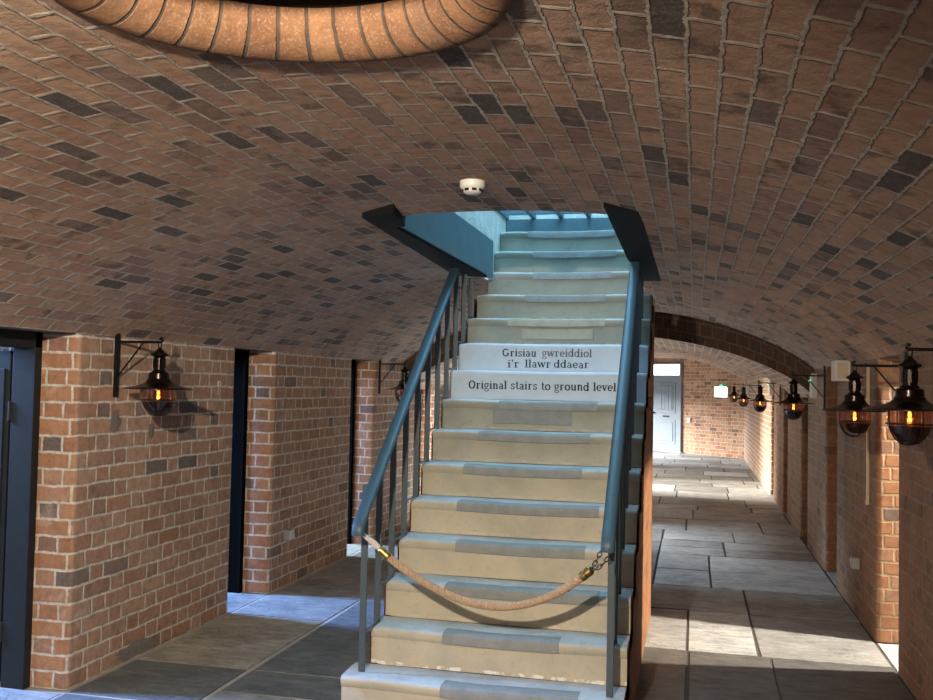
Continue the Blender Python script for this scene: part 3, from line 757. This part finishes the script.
# ------------------------------------------------------------------ lanterns
def make_lantern(loc,rz,label,lit=True):
    """local: wall plate at x=0, arm points along +x; rim at z=0 of the lamp"""
    t=thing('sconce_lantern',label,'wall lamp',loc,rz,'ship style lanterns on iron brackets')
    ax=.272
    mb=MB(); mb.box(0,.018,-.015,.015,-.055,.335); mb.tube([(.006,0,.33),(.004,0,.345),(.008,0,.356)],.012,8)
    br=mb.build('bracket',M_black,t,bevel=.003)
    mb=MB(); mb.tube([(.01,0,.250),(ax+.004,0,.250),(ax+.014,0,.256),(ax+.016,0,.266),(ax+.008,0,.272),(ax-.002,0,.266)],.0075,10); mb.build('arm',M_black,t,smooth=50)
    mb=MB(); mb.tube([(.014,0,.055),(.17,0,.246)],.005,8); mb.build('brace',M_black,t,smooth=50)
    mb=MB(); mb.tube([(ax+.010*math.cos(a),0,.236+.017*math.sin(a)) for a in [2*PI*k/16 for k in range(17)]],.0032,6,caps=False); mb.build('hook',M_black,t,smooth=60)
    prof=[(0,.222),(.010,.22),(.014,.21),(.024,.204),(.028,.196),(.046,.186),(.048,.178),(.036,.172),(.031,.165),(.031,.098),(.036,.094),(.038,.088),(.050,.084),(.055,.078),(.057,.052),(.062,.048),(.064,.040),(.074,.030),(.092,.020),(.125,.010),(.172,0.001),(.182,-.003),(.182,-.007),(.170,-.006),(.12,.003),(.09,.010),(.06,.024),(0,.026)]
    mb=MB(); mb.lathe(prof,40,(ax,0,0)); mb.build('shade',M_bronze,t,smooth=35)
    # slots in the chimney
    mb=MB()
    for k in range(6):
        a=2*PI*k/6+.3; x,y=ax+.0315*math.cos(a),.0315*math.sin(a)
        M=Matrix.Translation((x,y,.135))@Matrix.Rotation(a,4,'Z'); mb.box(-.002,.002,-.007,.007,-.025,.025,M)
    mb.build('chimney_rib',M_bronze,t)
    H=.150; R_=.088
    pr=[(R_,-.004),(R_,-.05),(.085,-.075),(.076,-.10),(.060,-.125),(.036,-.143),(0,-.150)]
    mb=MB(); mb.lathe(pr[:3],36,(ax,0,0)); mb.build('glass',M_lglass,t,smooth=60)
    mb=MB(); mb.lathe(pr[2:],36,(ax,0,0)); tag(mb.build('glass_bowl',M_smoke,t,smooth=60),'smoky copper tinted lower bowl')
    mb=MB()
    mb.tube([(ax+.093*math.cos(a),.093*math.sin(a),-.064) for a in [2*PI*k/36 for k in range(37)]],.0032,6,caps=False)
    for a in (0,PI/2,PI,3*PI/2):
        a+=.35
        mb.tube([(ax+(r+.005)*math.cos(a),(r+.005)*math.sin(a),z-.002) for r,z in [(R_,0)]+pr[1:]],.0032,6)
    mb.build('cage',M_black,t,smooth=60)
    mb=MB(); mb.tube([(ax,0,.024),(ax,0,-.012)],.013,12); hol=mb.build('bulb_holder',M_black,t,smooth=40)
    mb=MB(); mb.lathe([(.010,-.012),(.022,-.03),(.027,-.046),(.022,-.062),(.010,-.070),(0,-.072)],20,(ax,0,0)); mb.build('bulb',M_bulb,t,smooth=60)
    mb=MB(); mb.lathe([(0,-.012),(.006,-.016),(.008,-.026),(.006,-.036),(0,-.042)],12,(ax,0,0)); mb.build('filament',M_flame,t,smooth=60)
    return t
ZL=1.552
spec=[((XL,4.60,ZL),0,'black ship lantern on the brick pier beside the dark doorway'),
      ((XL,9.08,ZL),0,'black ship lantern on the far left pier, partly behind the handrail'),
      ((XR,4.30,ZL-.012),PI,'largest of the black lanterns along the right wall'),
      ((XR,5.70,ZL-.045),PI,'second lantern on the right wall, its shade tip behind the largest one'),
      ((XR,9.08,ZL-.05),PI,'third lantern on the right wall, beside the white box and green light'),
      ((XR,13.6,ZL-.085),PI,'middle lantern of the passage, in front of the bright wall strip'),
      ((XR,18.1,ZL-.09),PI,'second smallest lantern, deep in the passage'),
      ((XR,22.4,ZL-.06),PI,'smallest and farthest lantern, next to the bright exit sign')]
for i,(l,rz,lb) in enumerate(spec):
    if i==0: L0=make_lantern(l,rz,lb)
    else:
        o=copy_tree(L0); o.location=l; o.rotation_euler=(0,0,rz); o['label']=lb
    s=1 if rz==0 else -1
    li=bpy.data.lights.new('lantern glow','POINT'); li.energy=.7; li.color=(1,.50,.16); li.shadow_soft_size=.01
    lo=bpy.data.objects.new('lantern_light',li); C.objects.link(lo); lo.location=(l[0]+s*.272,l[1],l[2]-.04)

# ------------------------------------------------------------------ small fittings
sd=thing('smoke_detector','round white smoke detector on the vault crown above the stairs','smoke detector',(-.885,3.70,vz(-.885)-.002))
mb=MB(); mb.lathe([(.050,.012),(.052,.004),(.052,-.020),(.049,-.026),(.042,-.030),(.036,-.044),(.026,-.050),(0,-.052)],36); mb.build('housing',M_white,sd,smooth=35)
mb=MB()
for k in range(8):
    a=2*PI*(k+.5)/8; M=Matrix.Rotation(a,4,'Z')@Matrix.Translation((.040,0,-.036))@Matrix.Rotation(math.radians(-25),4,'Y'); mb.box(-.003,.003,-.009,.009,-.005,.005,M)
mb.build('slot',M_vent,sd)
mb=MB(); mb.lathe([(.003,0),(.003,-.002),(0,-.003)],10,(0,-.052,-.006)); mb.build('indicator',M_white,sd)

def socket(loc,rz,label,two):
    t=thing('power_socket',label,'socket',loc,rz)
    mb=MB(); mb.box(0,.045,-.045,.045,-.04,.04); mb.build('back_box',M_grey,t,bevel=.004)
    mb=MB(); mb.box(.045,.052,-.043,.043,-.038,.038); fp=mb.build('face_plate',M_white if two else M_grey,t,bevel=.003)
    mb=MB(); mb.box(.052,.056,-.010,.010,.008,.026); mb.build('switch',M_white,fp,bevel=.001)
socket((XL,6.93,.40),0,'grey metal socket box low on the second left brick pier',True)
socket((XR,7.26,.39),PI,'grey metal socket box low on the right wall past the lit reveal',False)

ring=thing('ring_bolt','small pale ring bolt in the left pier beyond the first lantern','ring bolt',(XL,5.76,1.575))
mb=MB(); mb.tube([(.012,.018*math.cos(a),.018*math.sin(a)) for a in [2*PI*k/20 for k in range(21)]],.004,8,caps=False); mb.build('ring',M_white,ring,smooth=60)
mb=MB(); mb.tube([(0,0,.018),(.014,0,.018)],.005,8); mb.tube([(.003,0,.0),(.003,0,-.07)],.003,6); mb.build('bolt',M_grey,ring,smooth=40)

ct=thing('conduit_strip','thin cream cable strip running down the right wall from the lanterns','cable cover',(XR-.003,6.86,1.38))
mb=MB(); mb.box(-.014,.003,-.016,.016,-.51,.40); mb.build('cover',M_cream,ct,bevel=.004)
mb=MB(); mb.box(-.018,.003,-.020,.020,.0,.03); mb.build('mount_clip',M_cream,ct,bevel=.004)
mb=MB(); mb.box(-.017,.003,-.019,.019,-.53,-.50); mb.build('end_cap',M_cream,ct,bevel=.004)

wb=thing('wall_speaker','white box loudspeaker fixed high on the right wall near the springing','speaker',(XR,7.75,1.765))
mb=MB(); mb.box(-.115,0,-.10,.10,-.075,.085); mb.build('cabinet',M_white,wb,bevel=.008)
mb=MB(); mb.box(-.095,-.02,-.104,-.099,-.055,.065); mb.build('front_grille',M_cream,wb,bevel=.003)

def led_unit(loc,label,s=1):
    t=thing('emergency_light',label,'emergency light',loc)
    mb=MB(); mb.tube([(-.03,0,-.12*s),(-.03,0,-.105*s),(-.03,0,.105*s),(-.03,0,.12*s)],[.018,.032,.032,.018],14); mb.box(-.03,0,-.03,.03,-.11*s,.11*s); mb.build('housing',M_white,t,smooth=40)
    mb=MB(); mb.box(-.008,.002,-.036,.036,-.118*s,.118*s); mb.build('mount_plate',M_white,t)
    mb=MB(); mb.lathe([(0,-.008),(.010,-.006),(.010,.006),(0,.008)],12,(-.064,-.01,.05)); mb.build('indicator',M_led,t)
led_unit((XR,9.72,1.665),'white emergency light with a green lamp beside the cross arch')
led_unit((XR,15.0,1.66),'small white emergency light above the bright wall strip, deeper in')
led_unit((XR,21.4,1.60),'farthest white emergency light, behind the smallest lanterns',1.6)

# exit sign on the angled end wall
nrm=Vector((-1,-1,0)).normalized()
px=.67; ex=thing('exit_sign','glowing bluish white exit sign with a green lamp on the end wall','sign',(px+nrm.x*.02,24.4-px+nrm.y*.02,1.56),-PI/4)
mb=MB(); mb.box(-.21,.21,-.05,.02,-.12,.14); mb.build('housing',M_white,ex,bevel=.01)
mb=MB(); mb.box(-.195,.195,-.056,-.049,-.11,.125); mb.build('panel',M_exit,ex)
mb=MB(); mb.box(-.025,.025,-.06,-.02,.145,.175); mb.build('indicator',M_led,ex)
sw=thing('wall_switch','small white switch plate on the end wall beside the far door','switch',(-.11+nrm.x*.01,24.51+nrm.y*.01,.84),-PI/4)
mb=MB(); mb.box(-.06,.06,-.03,.01,-.06,.06); mb.build('face_plate',M_white,sw,bevel=.008)
mb=MB(); mb.box(-.02,.02,-.045,-.03,-.03,.03); mb.build('rocker',M_white,sw,bevel=.004)

# far door with transom light
dx=-.68; fd=empty('door_40',(dx+nrm.x*.03,24.4-dx+nrm.y*.03,0)); fd.rotation_euler=(0,0,-PI/4); fd['kind']='structure'; fd['label']='blue grey panelled door with a bright transom light in the end wall'
W_=.50
for a in (-W_-.06,W_): 
    mb=MB(); mb.box(a,a+.06,-.04,.05,0,2.29); mb.build('door_frame',M_fardoor,fd,bevel=.004)
for z in (1.93,2.25):
    mb=MB(); mb.box(-W_,W_,-.04,.05,z,z+.045); mb.build('door_frame',M_fardoor,fd,bevel=.004)
mb=MB(); mb.box(-W_,W_,-.005,.03,.03,1.93); lf=mb.build('door_leaf',M_fardoor,fd)
for z0,z1 in ((1.0,1.78),(.2,.82)):
    mb=MB(); mb.box(-.34,.34,-.02,0,z0,z1); mb.box(-.27,.27,-.035,-.02,z0+.07,z1-.07); mb.build('door_panel',M_fardoor,lf,bevel=.01)
mb=MB()
for k in range(4): mb.box(-.24+k*.125,-.14+k*.125,-.045,-.03,1.08,1.70)
mb.build('door_board',M_fardoor,lf,bevel=.006)
mb=MB(); mb.lathe([(0,-.02),(.03,-.01),(.03,.02),(0,.03)],14,(-.43,-.04,.98)); mb.build('door_knob',M_black,lf,smooth=40)
mb=MB(); mb.box(-.12,.12,-.012,0,.885,.925); mb.build('letter_plate',M_black,lf,bevel=.003)
mb=MB(); mb.box(-W_,W_,0,.02,1.975,2.25); mb.build('window_pane',M_day,fd)
mb=MB(); mb.box(-W_-.1,W_+.1,-.08,.0,0,.03); mb.build('threshold',M_white,fd,bevel=.004)

# ------------------------------------------------------------------ lights
def area(name,loc,target,sx_,sy_,en,col,spread=180):
    l=bpy.data.lights.new(name,'AREA'); l.shape='RECTANGLE'; l.size=sx_; l.size_y=sy_; l.energy=en; l.color=col; l.spread=math.radians(spread)
    o=bpy.data.objects.new(name,l); C.objects.link(o); o.location=loc
    o.rotation_euler=(Vector(target)-Vector(loc)).to_track_quat('-Z','Y').to_euler(); return o
def point(name,loc,en,col,r=.05):
    l=bpy.data.lights.new(name,'POINT'); l.energy=en; l.color=col; l.shadow_soft_size=r
    o=bpy.data.objects.new(name,l); C.objects.link(o); o.location=loc; return o
BLUE=(.25,.46,1.0); WARM=(1,.865,.69)
def spot(name,loc,target,en,col,ang,blend,r):
    l=bpy.data.lights.new(name,'SPOT'); l.energy=en; l.color=col; l.spot_size=math.radians(ang); l.spot_blend=blend; l.shadow_soft_size=r
    o=bpy.data.objects.new(name,l); C.objects.link(o); o.location=loc
    o.rotation_euler=(Vector(target)-Vector(loc)).to_track_quat('-Z','Y').to_euler(); return o
spot('ceiling_spot',(-.79,.10,2.29),(-2.0,4.6,.95),760,WARM,106,.9,.03)
point('rear_fill',(-.8,-1.5,1.5),42,(1,.82,.64),.25)  # unseen fill light added behind the camera
# daylight through the glazed hatch
area('hatch_sky',(-.93,6.2,4.2),(-.93,6.1,2),1.3,3.4,210,(.38,.74,1.0))
# open doorways on the left, the unseen far ones placed to light the passage end
for i,(a,b) in enumerate(LOPEN):
    e,c,z=[(190,BLUE,2.5),(190,BLUE,2.5),(200,(.66,.83,1),2.5),(1500,(.84,.93,1),2.9),(160,(.8,.9,1),3.1),(1100,(1,.92,.78),2.1),(350,(1,.93,.8),2.4),(700,(.93,.94,.95),2.4)][i]
    area('doorway_sky',(-5.6,(a+b)/2+(.5 if i==3 else 0),z),(-2.0,(a+b)/2,0),.35 if i<3 else .9 if i<7 else 2.4,.8,e,c,110)
area('vault_fill',(-2.4,15.2,.25),(-1.6,14.9,2.3),.4,.9,55,(1,.93,.82),160)  # unseen light added near the floor to brighten the far vault
# warm light through the open right hand recess
area('recess_sun',(3.1,6.27,2.3),(.3,6.27,.2),.10,.10,105,(1,.86,.68),90)

w=bpy.data.worlds.new('World'); bpy.context.scene.world=w; w.use_nodes=True
bg=w.node_tree.nodes['Background']; bg.inputs[0].default_value=(.62,.84,1,1); bg.inputs[1].default_value=1.5

# ------------------------------------------------------------------ camera
f,pit,yaw,roll=942.79,.0376,.2378,.0202
fw=Vector((-math.sin(yaw)*math.cos(pit),math.cos(yaw)*math.cos(pit),math.sin(pit))); rt=Vector((math.cos(yaw),math.sin(yaw),0)); up=rt.cross(fw)
r2=rt*math.cos(roll)+up*math.sin(roll); u2=up*math.cos(roll)-rt*math.sin(roll)
cam=bpy.data.cameras.new('camera'); cam.sensor_width=36; cam.lens=f/933*36; cam.clip_start=.05
co=bpy.data.objects.new('camera',cam); C.objects.link(co)
M=Matrix((r2,u2,-fw)).transposed().to_4x4(); M.translation=(0,0,1.6); co.matrix_world=M
sc=bpy.context.scene; sc.camera=co
sc.view_settings.view_transform='Standard'; sc.view_settings.exposure=0
sc.cycles.max_bounces=10; sc.cycles.diffuse_bounces=6; sc.cycles.transparent_max_bounces=16
sc.cycles.sample_clamp_indirect=4
